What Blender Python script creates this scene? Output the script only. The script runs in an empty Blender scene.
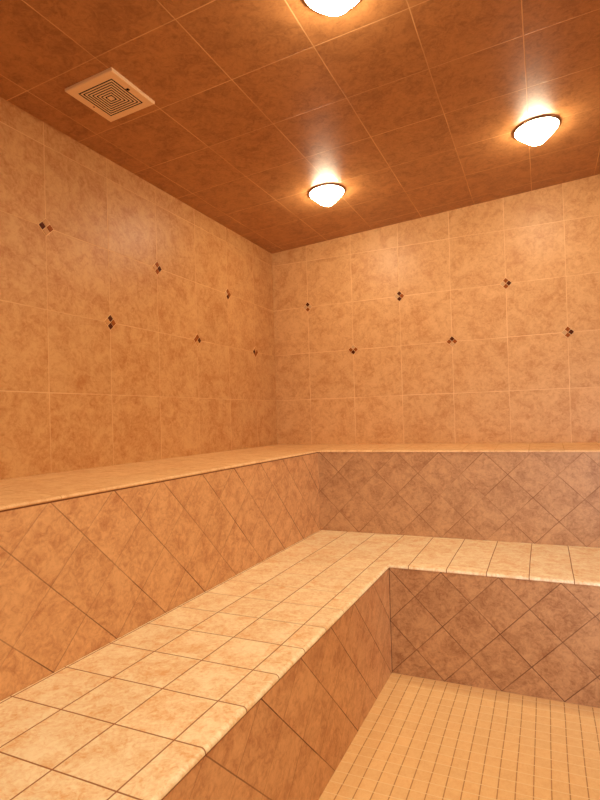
import bpy, bmesh, math, random
from mathutils import Vector, Matrix

random.seed(7)
scene = bpy.context.scene
COL = scene.collection
ZO = 1.0251                      # height of the upper bench datum above the floor

# ------------------------------------------------------------------ geometry data (metres)
X_R, Y_F = 3.05, -3.95           # right wall, front wall
DL, DB = 0.4828, 0.3784          # upper bench depth on the left / back wall
EL, EB = 1.0961, 0.9997          # lower bench front edge
Z_UB, Z_UF = ZO + 0.0096, ZO - 0.0196
Z_LB, Z_LF = ZO - 0.5096, ZO - 0.5254
CEIL0, CEILS = ZO + 1.4135, 0.0661
T = 0.33

def ceil_z(x):
    return CEIL0 + CEILS * x

# ------------------------------------------------------------------ node helpers
class NG:
    def __init__(self, name):
        self.mat = bpy.data.materials.new(name)
        self.mat.use_nodes = True
        self.nt = self.mat.node_tree
        self.nt.nodes.clear()
        self.out = self.nt.nodes.new('ShaderNodeOutputMaterial')

    def n(self, t, **kw):
        nd = self.nt.nodes.new(t)
        for k, v in kw.items():
            setattr(nd, k, v)
        return nd

    def set(self, sock, v):
        if isinstance(v, bpy.types.NodeSocket):
            self.nt.links.new(v, sock)
        else:
            sock.default_value = v

    def m(self, op, a, b=0.0, c=0.0):
        nd = self.n('ShaderNodeMath', operation=op)
        self.set(nd.inputs[0], a)
        self.set(nd.inputs[1], b)
        self.set(nd.inputs[2], c)
        return nd.outputs[0]

    def mix(self, f, a, b, blend='MIX'):
        nd = self.n('ShaderNodeMix', data_type='RGBA', blend_type=blend)
        self.set(nd.inputs[0], f)
        self.set(nd.inputs[6], a)
        self.set(nd.inputs[7], b)
        return nd.outputs[2]

    def smooth(self, x, lo, hi):
        nd = self.n('ShaderNodeMapRange', interpolation_type='SMOOTHSTEP')
        self.set(nd.inputs['Value'], x)
        nd.inputs['From Min'].default_value = lo
        nd.inputs['From Max'].default_value = hi
        return nd.outputs['Result']

    def noise(self, vec, scale, detail=5.0, rough=0.6, dist=0.0):
        nd = self.n('ShaderNodeTexNoise', noise_dimensions='3D')
        self.set(nd.inputs['Vector'], vec)
        nd.inputs['Scale'].default_value = scale
        nd.inputs['Detail'].default_value = detail
        nd.inputs['Roughness'].default_value = rough
        nd.inputs['Distortion'].default_value = dist
        return nd.outputs['Fac']

    def comb(self, x, y, z=0.0):
        nd = self.n('ShaderNodeCombineXYZ')
        self.set(nd.inputs[0], x)
        self.set(nd.inputs[1], y)
        self.set(nd.inputs[2], z)
        return nd.outputs[0]


def rgb(r, g, b):
    """sRGB 0-255 to linear RGBA"""
    f = lambda c: (c / 255 / 12.92) if c / 255 <= 0.04045 else ((c / 255 + 0.055) / 1.055) ** 2.4
    return (f(r), f(g), f(b), 1.0)


def tile_material(name, pu, pv, u0, v0, diag=False, grout_w=0.003, grout_u=None, grout_v=None, light=None, dark=None,
                  rough=0.35, coat=0.0, mottle=1.0, bump=0.35, mscale=1.0, caulk_shade=(), fade=0.0, spec=0.5, tilevar=0.05, weak_b=1.0, v_fade=None):
    """Glazed stone-look tile; uses the 'UVMap' layer in metres."""
    g = NG(name)
    uv = g.n('ShaderNodeUVMap', uv_map='UVMap').outputs[0]
    sep = g.n('ShaderNodeSeparateXYZ')
    g.set(sep.inputs[0], uv)
    U, V = sep.outputs[0], sep.outputs[1]
    a = g.m('DIVIDE', g.m('SUBTRACT', U, u0), pu)
    b = g.m('DIVIDE', g.m('SUBTRACT', V, v0), pv)
    if diag:
        a, b = g.m('ADD', a, b), g.m('SUBTRACT', a, b)
        wa = wb = pu / math.sqrt(2)
    else:
        wa, wb = pu, pv
    # slightly hand-set joints: wobble the lines by a millimetre
    wob = g.m('MULTIPLY', g.m('SUBTRACT', g.noise(uv, 2.3, 1.0), 0.5), 0.006)
    a = g.m('ADD', a, g.m('DIVIDE', wob, wa))
    b = g.m('ADD', b, g.m('DIVIDE', wob, wb))
    ia, ib = g.m('FLOOR', a), g.m('FLOOR', b)
    fa, fb = g.m('FRACT', a), g.m('FRACT', b)
    da = g.m('MULTIPLY', g.m('MINIMUM', fa, g.m('SUBTRACT', 1.0, fa)), wa)
    db = g.m('MULTIPLY', g.m('MINIMUM', fb, g.m('SUBTRACT', 1.0, fb)), wb)
    h = grout_w / 2
    ga = g.m('SUBTRACT', 1.0, g.smooth(da, h * 0.6, h * 1.5))
    gb = g.m('SUBTRACT', 1.0, g.smooth(db, h * 0.6, h * 1.5))
    wn = g.n('ShaderNodeTexWhiteNoise', noise_dimensions='2D')
    g.set(wn.inputs['Vector'], g.comb(ia, ib))
    rnd = wn.outputs['Value']
    # marbled face, shifted per tile
    off = g.m('MULTIPLY', rnd, 37.0)
    vec = g.comb(g.m('ADD', U, off), g.m('SUBTRACT', V, off), off)
    n1 = g.noise(vec, 9.0 * mscale, 8.0, 0.66, 0.7)
    n2 = g.noise(vec, 34.0 * mscale, 6.0, 0.70, 1.3)
    vein = g.m('SUBTRACT', 1.0, g.smooth(g.m('ABSOLUTE', g.m('SUBTRACT', g.noise(vec, 11.0 * mscale, 6.0, 0.6, 1.2), 0.5)), 0.0, 0.045))
    n3 = g.noise(vec, 110.0, 3.0, 0.6)
    f = g.m('ADD', g.m('MULTIPLY', n1, 0.52), g.m('MULTIPLY', n2, 0.48))
    f = g.smooth(f, 0.38, 0.68)
    f = g.m('ADD', f, g.m('MULTIPLY', vein, g.m('MULTIPLY', n2, 0.35)))
    f = g.m('ADD', f, g.m('MULTIPLY', g.m('SUBTRACT', n3, 0.5), 0.55))
    clampn = g.n('ShaderNodeClamp')
    g.set(clampn.inputs[0], g.m('MULTIPLY', f, mottle))
    base = g.mix(clampn.outputs[0], light, dark)
    tv = g.m('ADD', 1.0 - tilevar / 2, g.m('MULTIPLY', rnd, tilevar))
    hsv = g.n('ShaderNodeHueSaturation')
    g.set(hsv.inputs['Value'], tv)
    g.set(hsv.inputs['Color'], base)
    colr = hsv.outputs['Color']
    # joints come and go a little along their length
    vis = g.m('ADD', 1.0 - fade, g.m('MULTIPLY', g.smooth(g.noise(uv, 3.1, 2.0), 0.40, 0.62), fade))
    colr = g.mix(g.m('MULTIPLY', ga, vis), colr, grout_u)
    visb = g.m('MULTIPLY', vis, weak_b)
    if v_fade:
        visb = g.m('MULTIPLY', visb, g.m('SUBTRACT', 1.0, g.m('MULTIPLY', g.smooth(V, v_fade[0], v_fade[1]), v_fade[2])))
    colr = g.mix(g.m('MULTIPLY', gb, visb), colr, grout_v or grout_u)
    for (axis, val, w, cc) in caulk_shade:
        d = g.m('ABSOLUTE', g.m('SUBTRACT', U if axis == 'u' else V, val))
        colr = g.mix(g.m('SUBTRACT', 1.0, g.smooth(d, w * 0.6, w)), colr, cc)
    groove = g.m('MAXIMUM', ga, gb)
    bs = g.n('ShaderNodeBsdfPrincipled')
    g.set(bs.inputs['Base Color'], colr)
    r = g.m('ADD', g.m('ADD', rough, g.m('MULTIPLY', groove, 0.3)), g.m('MULTIPLY', g.m('SUBTRACT', n2, 0.5), 0.15))
    g.set(bs.inputs['Roughness'], r)
    bs.inputs['Specular IOR Level'].default_value = spec
    bs.inputs['Coat Weight'].default_value = coat
    bs.inputs['Coat Roughness'].default_value = 0.2
    hgt = g.m('ADD', g.m('MULTIPLY', groove, -1.0), g.m('MULTIPLY', n1, 0.25))
    hgt = g.m('ADD', hgt, g.m('MULTIPLY', n2, 0.12))
    bp = g.n('ShaderNodeBump')
    bp.inputs['Strength'].default_value = bump
    bp.inputs['Distance'].default_value = 0.002
    g.set(bp.inputs['Height'], hgt)
    g.set(bs.inputs['Normal'], bp.outputs[0])
    g.nt.links.new(bs.outputs[0], g.out.inputs[0])
    return g.mat


def plain(name, c, rough=0.5, metallic=0.0, var=0.06, scale=30.0, emit=None, strength=0.0, spec=0.5):
    g = NG(name)
    tc = g.n('ShaderNodeTexCoord').outputs['Object']
    nz = g.noise(tc, scale, 4.0, 0.6)
    hsv = g.n('ShaderNodeHueSaturation')
    g.set(hsv.inputs['Value'], g.m('ADD', 1.0 - var, g.m('MULTIPLY', nz, 2 * var)))
    hsv.inputs['Color'].default_value = c
    bs = g.n('ShaderNodeBsdfPrincipled')
    g.set(bs.inputs['Base Color'], hsv.outputs[0])
    bs.inputs['Roughness'].default_value = rough
    bs.inputs['Metallic'].default_value = metallic
    bs.inputs['Specular IOR Level'].default_value = spec
    if emit:
        bs.inputs['Emission Color'].default_value = emit
        bs.inputs['Emission Strength'].default_value = strength
    g.nt.links.new(bs.outputs[0], g.out.inputs[0])
    return g.mat

# ------------------------------------------------------------------ materials
CREAM = rgb(222, 176, 124)
CREAM_LT = rgb(240, 200, 148)
BROWN_G = rgb(112, 70, 40)
WALL_L, WALL_D = rgb(210, 162, 107), rgb(182, 122, 68)
TILE_L, TILE_D = rgb(226, 176, 124), rgb(184, 126, 82)
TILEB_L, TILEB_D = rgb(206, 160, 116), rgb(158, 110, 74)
TOP_L, TOP_D = rgb(253, 238, 198), rgb(230, 182, 124)

M = {}
M['wall_left'] = tile_material('glazed_wall_tile_left', .333, .33, -.2906 - 0, ZO, grout_w=.0036, grout_u=CREAM, light=WALL_L, dark=WALL_D,
                               rough=.42, fade=.5, bump=.25, spec=.35)
M['wall_back'] = tile_material('glazed_wall_tile_back', .333, .33, .2754, ZO, grout_w=.0036, grout_u=CREAM_LT, light=rgb(224, 177, 123), dark=rgb(196, 140, 86),
                               rough=.42, fade=.5, bump=.25, spec=.4)
M['ceiling'] = tile_material('glazed_ceiling_tile', .333, .333, .1058, -.449, grout_w=.0036, grout_u=CREAM, light=rgb(187, 132, 82), dark=rgb(151, 101, 60),
                             rough=.35, spec=.36, fade=.5, bump=.2)
M['top'] = tile_material('bench_top_tile', .1747, .1750, .4930, -.409, grout_w=.0036, grout_u=rgb(158, 104, 62), light=TOP_L, dark=TOP_D, mscale=1.3,
                         rough=.45, bump=.3, v_fade=(-2.3, -1.0, .85))
M['top_up'] = tile_material('upper_bench_top_tile', .1747, .1750, .4930, -.409, grout_w=.003, grout_u=rgb(206, 156, 104), light=rgb(240, 198, 142), dark=rgb(216, 162, 106),
                            mscale=1.3, rough=.5, bump=.2, fade=.7)
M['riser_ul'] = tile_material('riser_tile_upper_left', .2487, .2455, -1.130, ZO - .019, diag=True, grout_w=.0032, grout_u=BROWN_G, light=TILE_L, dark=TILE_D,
                              rough=.42, fade=.6, weak_b=.45, mottle=.95, caulk_shade=(('v', Z_UF - .002, .003, rgb(120, 72, 40)),))  # dark line along the riser top paints the shade under the nosing
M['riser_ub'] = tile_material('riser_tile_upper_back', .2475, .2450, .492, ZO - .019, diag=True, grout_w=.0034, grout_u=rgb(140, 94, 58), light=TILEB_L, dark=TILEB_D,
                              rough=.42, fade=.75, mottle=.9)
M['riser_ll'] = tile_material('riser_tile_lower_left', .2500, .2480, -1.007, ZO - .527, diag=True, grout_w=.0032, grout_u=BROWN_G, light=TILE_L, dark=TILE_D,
                              rough=.42, fade=.5, weak_b=.4, mottle=.95, caulk_shade=(('v', Z_LF - .002, .003, rgb(120, 72, 40)),))  # same painted shade line below the lower nosing
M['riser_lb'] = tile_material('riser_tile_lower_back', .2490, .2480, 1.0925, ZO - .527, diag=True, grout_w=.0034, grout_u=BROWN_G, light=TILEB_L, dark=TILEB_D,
                              rough=.42, fade=.4, caulk_shade=(('u', EL, .003, rgb(84, 50, 30)),))
M['floor'] = tile_material('floor_mosaic_tile', .0533, .0548, 1.6755, -1.148, grout_w=.0035, grout_u=rgb(190, 140, 90), grout_v=rgb(250, 220, 168), caulk_shade=(('v', -EB - .003, .004, rgb(236, 190, 136)),),  # pale rows against browner columns: light caught on tile bevels, painted into the joints
                           light=rgb(246, 208, 148), dark=rgb(232, 184, 122), mscale=2.5, rough=.45, bump=.4, mottle=.7, tilevar=.05)
M['plaster'] = plain('warm_plaster', rgb(196, 156, 116), .6)
M['plastic'] = plain('cream_plastic', rgb(246, 212, 172), .5, var=.02)
M['slot'] = plain('dark_slot', rgb(22, 10, 5), .9, spec=.1)
M['ring'] = plain('bronze_ring', rgb(96, 68, 44), .5, metallic=.3, spec=.2)
M['pan'] = plain('white_enamel', rgb(232, 214, 188), .4, var=.02)
M['dome'] = plain('frosted_lit_glass', rgb(250, 240, 225), .3, var=.01, emit=(1.0, .84, .58, 1), strength=62.0)
M['chip_dark'] = plain('dark_brown_glass', rgb(84, 34, 6), .5, var=.25, scale=60, spec=.12)
M['chip_brown'] = plain('mid_brown_glass', rgb(152, 82, 32), .5, var=.2, scale=60, spec=.12)
M['chip_tan'] = plain('tan_stone_chip', rgb(196, 140, 80), .45, var=.15, scale=60)
M['chip_pale'] = plain('pale_stone_chip', rgb(202, 162, 116), .35, var=.1, scale=60)
M['chip_grout'] = plain('cream_grout', rgb(236, 192, 138), .7, var=.05)

# ------------------------------------------------------------------ mesh helpers
def add_quad(bm, vs, uvs=None):
    f = bm.faces.new([bm.verts.new(v) for v in vs])
    return f

def finish(name, bm, mat, parent=None, uvf=None, smooth=False, recalc=True, weld=True):
    if weld:
        bmesh.ops.remove_doubles(bm, verts=bm.verts, dist=1e-5)
    if recalc:
        bmesh.ops.recalc_face_normals(bm, faces=bm.faces)
    if uvf:
        lay = bm.loops.layers.uv.new('UVMap')
        for f in bm.faces:
            for l in f.loops:
                l[lay].uv = uvf(l.vert.co, f.normal)
    if smooth:
        for f in bm.faces:
            f.smooth = True
    me = bpy.data.meshes.new(name)
    bm.to_mesh(me)
    bm.free()
    me.materials.append(mat)
    o = bpy.data.objects.new(name, me)
    COL.objects.link(o)
    if parent:
        o.parent = parent
        o.matrix_parent_inverse = Matrix.Translation(-Vector(parent.location))
    return o

def box(bm, x0, x1, y0, y1, z0, z1):
    vs = [bm.verts.new((x, y, z)) for x in (x0, x1) for y in (y0, y1) for z in (z0, z1)]
    for idx in ((0, 1, 3, 2), (4, 6, 7, 5), (0, 4, 5, 1), (2, 3, 7, 6), (0, 2, 6, 4), (1, 5, 7, 3)):
        bm.faces.new([vs[i] for i in idx])

def prism(bm, poly, axis_fn, d0, d1):
    """extrude a polygon; axis_fn((a,b),d)->xyz"""
    A = [bm.verts.new(axis_fn(q, d0)) for q in poly]
    B = [bm.verts.new(axis_fn(q, d1)) for q in poly]
    bm.faces.new(A)
    bm.faces.new(B[::-1])
    n = len(poly)
    for i in range(n):
        bm.faces.new((A[i], A[(i + 1) % n], B[(i + 1) % n], B[i]))

def structure(o):
    o['kind'] = 'structure'
    return o

def thing(name, loc, label, cat, group=None):
    o = bpy.data.objects.new(name, None)
    o.location = loc
    o.empty_display_size = .1
    COL.objects.link(o)
    o['label'] = label
    o['category'] = cat
    if group:
        o['group'] = group
    return o

uv_left = lambda co, n: (co.y, co.z)
uv_back = lambda co, n: (co.x, co.z)
uv_top = lambda co, n: (co.x, co.y)

# ------------------------------------------------------------------ room shell
HT = 2.80
bm = bmesh.new(); box(bm, -.12, 0, Y_F - .12, .12, -.1, HT)
structure(finish('wall_left', bm, M['wall_left'], uvf=uv_left))
bm = bmesh.new(); box(bm, 0, X_R + .12, 0, .12, -.1, HT)
structure(finish('wall_back', bm, M['wall_back'], uvf=uv_back))
bm = bmesh.new(); box(bm, X_R, X_R + .12, Y_F - .12, 0, -.1, HT)
structure(finish('wall_right', bm, M['wall_left'], uvf=uv_left))
# front wall with the doorway the picture is taken from
DX0, DX1, DH = 1.45, 2.45, 2.1
bm = bmesh.new()
for q in ((0, DX0, 0, HT), (DX1, X_R, 0, HT), (DX0, DX1, DH, HT)):
    box(bm, q[0], q[1], Y_F - .12, Y_F, q[2], q[3])
structure(finish('wall_front', bm, M['wall_back'], uvf=uv_back, weld=False))
bm = bmesh.new(); box(bm, 0, X_R, Y_F - .12, 0, -.1, 0)
structure(finish('floor', bm, M['floor'], uvf=uv_top))
bm = bmesh.new()
prism(bm, [(0, ceil_z(0)), (X_R, ceil_z(X_R)), (X_R, ceil_z(X_R) + .08), (0, ceil_z(0) + .08)], lambda q, d: (q[0], d, q[1]), Y_F, 0)
structure(finish('ceiling', bm, M['ceiling'], uvf=uv_top))

# ------------------------------------------------------------------ benches
def nose_profile(z_top, z_bot, r, depth, slope):
    """(distance in from the edge, z): flat strip, quarter round, short front, underside"""
    pts = [(depth, z_top + slope * (depth - r))]
    for i in range(9):
        t = math.pi / 2 * i / 8
        pts.append((r - r * math.sin(t), z_top - r + r * math.cos(t)))
    pts += [(0, z_bot + .002), (.002, z_bot), (.012, z_bot)]
    return pts

def make_bench(name, label, x_in, y_in, z_in, ex, ey, z_front, r, strip, z_base, m_top, m_l, m_b, riser_bot):
    """x_in / y_in: back edges of the seat; ex / ey: front edges (left leg / back leg)"""
    root = thing(name, (ex / 2, -ey / 2, 0), label, 'bench')
    ov = .004                                        # nosing overhang
    fx, fy = ex + ov, ey + ov
    # slope of the seat towards its nosing, per leg
    zt = z_front + r + .004
    y0 = Y_F + .0015
    XE = X_R - .0015
    def leg_slope(width):
        return (z_in - zt) / (width - r)
    # seat slab: two sloped quads meeting on the mitre, plus body skirts
    sl, sb = leg_slope(fx - x_in), leg_slope(fy - y_in)
    za = zt + sl * (strip - r); zb = zt + sb * (strip - r)
    zc_ = (za + zb) / 2
    A = (x_in, y0, z_in); B = (fx - strip, y0, za); Cc = (fx - strip, -(fy - strip), zc_); D = (x_in, -y_in, z_in)
    E = (XE, -y_in, z_in); Fq = (XE, -(fy - strip), zb)
    bm = bmesh.new()
    th = Vector((0, 0, -.012))
    for quad in ((A, B, Cc, D), (D, Cc, Fq, E)):
        top = [Vector(q) for q in quad]
        prism_v = [bm.verts.new(v) for v in top] + [bm.verts.new(v + th) for v in top]
        bm.faces.new(prism_v[:4]); bm.faces.new(prism_v[4:][::-1])
        for i in range(4):
            j = (i + 1) % 4
            bm.faces.new((prism_v[i], prism_v[4 + i], prism_v[4 + j], prism_v[j]))
    finish('seat', bm, m_top, root, uv_top, weld=False)
    # nosing swept round the inner corner, smooth round front
    bm = bmesh.new()
    prL = nose_profile(zt, z_front, r, strip, sl)
    prB = nose_profile(zt, z_front, r, strip, sb)
    rows = []
    for (dl, zl), (db_, zb_) in zip(prL, prB):
        zm = (zl + zb_) / 2
        rows.append([bm.verts.new((fx - dl, y0, zl)), bm.verts.new((fx - dl, -(fy - db_), zm)), bm.verts.new((XE, -(fy - db_), zb_))])
    for i in range(len(rows) - 1):
        for k in range(2):
            bm.faces.new((rows[i][k], rows[i][k + 1], rows[i + 1][k + 1], rows[i + 1][k]))
    o = finish('edge_trim', bm, m_top, root, lambda co, n: (co.x + (max(0, zt - co.z) if co.y < -fy - .0005 else 0),
                                                         co.y - (max(0, zt - co.z) if co.x > fx + .0005 else 0)), recalc=False)
    for f in o.data.polygons:
        f.use_smooth = True
    # risers
    bm = bmesh.new(); box(bm, ex - .012, ex, y0, -ey, riser_bot, z_front)
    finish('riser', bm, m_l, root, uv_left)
    bm = bmesh.new(); box(bm, ex - .012, XE, -ey, -ey + .012, riser_bot, z_front)
    finish('riser', bm, m_b, root, uv_back)
    return root

G_ = .0015                                           # grout gap to the walls
make_bench('upper_bench', 'upper tier of the tiled corner bench, narrow ledge running along both walls',
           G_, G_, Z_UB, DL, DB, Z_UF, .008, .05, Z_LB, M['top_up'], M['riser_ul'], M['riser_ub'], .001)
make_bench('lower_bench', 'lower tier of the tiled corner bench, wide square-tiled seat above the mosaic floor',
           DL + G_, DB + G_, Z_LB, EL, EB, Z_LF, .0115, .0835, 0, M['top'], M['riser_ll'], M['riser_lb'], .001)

# ------------------------------------------------------------------ ceiling lights
tilt = Matrix.Rotation(-math.atan(CEILS), 4, 'Y')

def lathe(profile, seg=48, cap=True):
    bm = bmesh.new()
    rings = []
    for (r, z) in profile:
        if r < 1e-6:
            rings.append([bm.verts.new((0, 0, z))])
        else:
            rings.append([bm.verts.new((r * math.cos(2 * math.pi * i / seg), r * math.sin(2 * math.pi * i / seg), z)) for i in range(seg)])
    for a, b in zip(rings, rings[1:]):
        for i in range(seg):
            j = (i + 1) % seg
            if len(a) == 1:
                bm.faces.new((a[0], b[j], b[i]))
            elif len(b) == 1:
                bm.faces.new((a[i], a[j], b[0]))
            else:
                bm.faces.new((a[i], a[j], b[j], b[i]))
    return bm

def local_part(name, bm, mat, root, smooth=True):
    bmesh.ops.recalc_face_normals(bm, faces=bm.faces)
    for f in bm.faces:
        f.smooth = smooth
    me = bpy.data.meshes.new(name); bm.to_mesh(me); bm.free()
    me.materials.append(mat)
    o = bpy.data.objects.new(name, me); COL.objects.link(o)
    o.parent = root
    return o

LIGHTS = [((.721, -.711), 'lit domed ceiling light nearest the corner where the two tiled walls meet'),
          ((1.805, -.757), 'lit domed ceiling light over the back bench at the right of the picture'),
          ((1.258, -1.982), 'lit domed ceiling light cut off by the top edge of the picture')]

def make_light():
    root = thing('ceiling_light', (0, 0, 0), '', 'ceiling light', 'domed ceiling lights')
    bm = lathe([(0, 0), (.096, 0), (.0965, -.002), (.096, -.005), (0, -.005)])
    local_part('base_pan', bm, M['pan'], root)
    ring = []
    for i in range(13):
        t = 2 * math.pi * i / 12
        ring.append((.0985 + .0023 * math.cos(t), -.0055 + .0034 * math.sin(t)))
    local_part('trim_ring', lathe(ring), M['ring'], root)
    dome = [(.0965, -.0055), (.0935, -.012), (.084, -.022), (.071, -.034), (.057, -.047), (.045, -.059), (.034, -.0675), (.023, -.0735), (.012, -.0765), (0, -.0775)]
    local_part('dome_shade', lathe(dome), M['dome'], root)['label'] = 'lit frosted glass dome'
    return root

proto = make_light()
def copy_tree(o):
    c = o.copy(); COL.objects.link(c)
    for ch in [q for q in bpy.data.objects if q.parent == o]:
        k = ch.copy(); COL.objects.link(k); k.parent = c
    return c
for i, ((x, y), lab) in enumerate(LIGHTS):
    o = proto if i == 0 else copy_tree(proto)
    o.location = (x, y, ceil_z(x))
    o.rotation_euler = tilt.to_euler()
    o['label'] = lab

# ------------------------------------------------------------------ exhaust vent
vx, vy, vh = .3395, -1.941, .1125
v = thing('ceiling_vent', (vx, vy, ceil_z(vx)), 'square cream exhaust vent cover with concentric slots set in the tiled ceiling', 'vent')
v.rotation_euler = tilt.to_euler()

def square_ring(bm, ro, ri, z_out, z_in, z_top, bevel=0.0):
    def ringv(r, z):
        return [bm.verts.new((sx * r, sy * r, z)) for sx, sy in ((-1, -1), (1, -1), (1, 1), (-1, 1))]
    loops = [ringv(ro, z_top), ringv(ro, z_out + bevel), ringv(ro - bevel, z_out), ringv(ri, z_in), ringv(ri, z_top)]
    for a, b in zip(loops, loops[1:]):
        for i in range(4):
            j = (i + 1) % 4
            bm.faces.new((a[i], a[j], b[j], b[i]))

bm = bmesh.new(); square_ring(bm, vh, .0815, -.0125, -.0125, 0, .003)
local_part('frame', bm, M['plastic'], v, smooth=False)
bm = bmesh.new(); box(bm, -.0815, .0815, -.0815, .0815, -.0112, -.002)
local_part('slot_backing', bm, M['slot'], v, smooth=False)
pitch = .0108
for k in range(6):
    ro = .0755 - k * pitch
    bm = bmesh.new(); square_ring(bm, ro, ro - .0052, -.0128, -.0128, -.0110, .0003)
    local_part('louver', bm, M['plastic'], v, smooth=False)
bm = bmesh.new(); box(bm, -.0105, .0105, -.0105, .0105, -.0128, -.0110)
local_part('centre_pad', bm, M['plastic'], v, smooth=False)
bm = bmesh.new()
for (lx, ly) in ((.0885, -.008),):
    box(bm, lx - .005, lx + .005, ly - .006, ly + .006, -.0136, -.0120)
local_part('latch_slot', bm, M['slot'], v, smooth=False)
bm = lathe([(0, -.0122), (.0035, -.0122), (.003, -.0138), (0, -.0141)], 16)
for q in bm.verts:
    q.co.x -= .0905; q.co.y += .004
local_part('screw', bm, M['chip_brown'], v)

# ------------------------------------------------------------------ mosaic accents on the walls
D_, B_, T_, P_ = 'chip_dark', 'chip_brown', 'chip_tan', 'chip_pale'
def accent(wall, u, z, chips, label):
    """chips: top, right, bottom, left (right = away from the left edge of the picture)"""
    if wall == 'left':
        loc = (0, u, z); P = lambda a, b, d: (d, a, b)
    else:
        loc = (u, 0, z); P = lambda a, b, d: (a, -d, b)
    root = thing('mosaic_accent', loc, label, 'accent tile', 'four-chip mosaic accents set in the %s wall' % wall)
    def diamond(cx, cz, hs, d0, d1):
        bm = bmesh.new()
        prism(bm, [(cx, cz + hs), (cx + hs, cz), (cx, cz - hs), (cx - hs, cz)], lambda q, d: P(q[0], q[1], d), d0, d1)
        return bm
    local_part('grout_bed', diamond(0, 0, .0375, -.0006, .0012), M['chip_grout'], root, smooth=False)
    c, hs = .0178, .0155
    for (dx, dz), m in zip(((0, c), (c, 0), (0, -c), (-c, 0)), chips):
        ch = local_part('chip', diamond(dx, dz, hs, .0005, .0032), M[m], root, smooth=False)
        ch['label'] = {'chip_dark': 'dark brown chip', 'chip_brown': 'mid brown chip', 'chip_tan': 'tan chip', 'chip_pale': 'pale cream chip'}[m]
    return root

LW = [(0, 2, (T_, B_, B_, D_), 'mosaic accent in the lower row of the left wall, closest to the room corner'),
      (1, 3, (B_, B_, D_, P_), 'mosaic accent in the upper row of the left wall, closest to the room corner'),
      (2, 2, (B_, D_, T_, B_), 'mosaic accent in the lower row of the left wall, second from the room corner'),
      (3, 3, (B_, D_, B_, T_), 'mosaic accent in the upper row of the left wall, middle one of three'),
      (4, 2, (D_, B_, D_, T_), 'mosaic accent with two dark chips, lower row of the left wall, farthest from the corner'),
      (5, 3, (T_, B_, T_, D_), 'mosaic accent in the upper row of the left wall, farthest from the room corner')]
for k, n, chips, lab in LW:
    accent('left', -(.2906 + .333 * k), ZO + T * n, chips, lab)
BW = [(0, 3, (D_, P_, B_, P_), 'mosaic accent in the upper row of the back wall, closest to the room corner'),
      (1, 2, (P_, B_, D_, B_), 'mosaic accent with a dark bottom chip, lower row of the back wall nearest the corner'),
      (2, 3, (D_, B_, D_, P_), 'mosaic accent in the upper row of the back wall, middle one of three'),
      (3, 2, (D_, B_, P_, B_), 'mosaic accent with a dark top chip, middle of the lower row on the back wall'),
      (4, 3, (B_, D_, B_, P_), 'mosaic accent in the upper row of the back wall, below the right-hand ceiling light'),
      (5, 2, (B_, D_, B_, P_), 'mosaic accent in the lower row of the back wall, farthest from the room corner')]
for j, n, chips, lab in BW:
    accent('back', .2754 + .333 * j, ZO + T * n, chips, lab)

# ------------------------------------------------------------------ fill lights added out of view, glass-door daylight
def area(name, loc, target, size, size_y, power, color):
    L = bpy.data.lights.new(name, 'AREA')
    L.shape = 'RECTANGLE'; L.size = size; L.size_y = size_y; L.energy = power; L.color = color
    o = bpy.data.objects.new(name, L); COL.objects.link(o)
    o.location = loc
    o.rotation_euler = (Vector(target) - Vector(loc)).to_track_quat('-Z', 'Y').to_euler()
    return o

area('front_fill', (1.95, Y_F - .3, 1.35), (1.9, -1.0, .75), .9, 1.4, 14, (1.0, .82, .56))  # warm fill added behind the camera, out of view
def add_fill_spot(x, y, target, power, cone):
    # unseen spots added as fill for benches, left side and back wall
    S = bpy.data.lights.new('unseen_fill_spot', 'SPOT')
    S.energy = power; S.spot_size = math.radians(cone); S.spot_blend = 1.0; S.shadow_soft_size = .1; S.color = (1.0, .86, .61)
    so = bpy.data.objects.new('unseen_fill_spot', S); COL.objects.link(so)
    so.location = (x, y, ceil_z(x) - .1)
    so.rotation_euler = (Vector(target) - Vector(so.location)).to_track_quat('-Z', 'Y').to_euler()

add_fill_spot(1.9, -3.2, (.65, -2.35, .6), 50, 100)
add_fill_spot(2.4, -1.95, (.75, -1.75, .5), 46, 100)
add_fill_spot(2.7, -1.3, (2.15, 0, 1.5), 9, 90)
L_ = area('glass_door_daylight', (2.98, -1.9, .85), (1.95, -.4, .75), .5, 1.2, 7, (.72, .84, 1.0))
L_.data.spread = math.radians(95)

w = bpy.data.worlds.new('dim_hall'); scene.world = w
w.use_nodes = True
bg = w.node_tree.nodes.get('Background')
bg.inputs[0].default_value = (.8, .85, 1.0, 1)
bg.inputs[1].default_value = .25

# ------------------------------------------------------------------ camera (level-corrected view with a slight lens shift)
yaw, pitch_, roll = 0.4127, 0.0118, -0.0283
f_px, ppx, ppy = 531.4, 310.42, 410.97
CAM = Vector((1.7938, -3.4739, .2023 + ZO))
cy, sy = math.cos(yaw), math.sin(yaw)
F = Vector((-sy * math.cos(pitch_), cy * math.cos(pitch_), math.sin(pitch_)))
R0 = Vector((cy, sy, 0)); U0 = R0.cross(F)
R = R0 * math.cos(roll) + U0 * math.sin(roll)
U = -R0 * math.sin(roll) + U0 * math.cos(roll)
cam = bpy.data.cameras.new('camera')
co = bpy.data.objects.new('camera', cam); COL.objects.link(co)
mat = Matrix((R, U, -F)).transposed().to_4x4()
mat.translation = CAM
co.matrix_world = mat
cam.sensor_fit = 'VERTICAL'; cam.sensor_height = 24.0
cam.lens = f_px / 800 * 24.0
cam.shift_x = (300 - ppx) / 800
cam.shift_y = (ppy - 400) / 800
cam.clip_start = .02
scene.camera = co

scene.view_settings.view_transform = 'Standard'
scene.view_settings.look = 'None'
scene.view_settings.exposure = 0.2
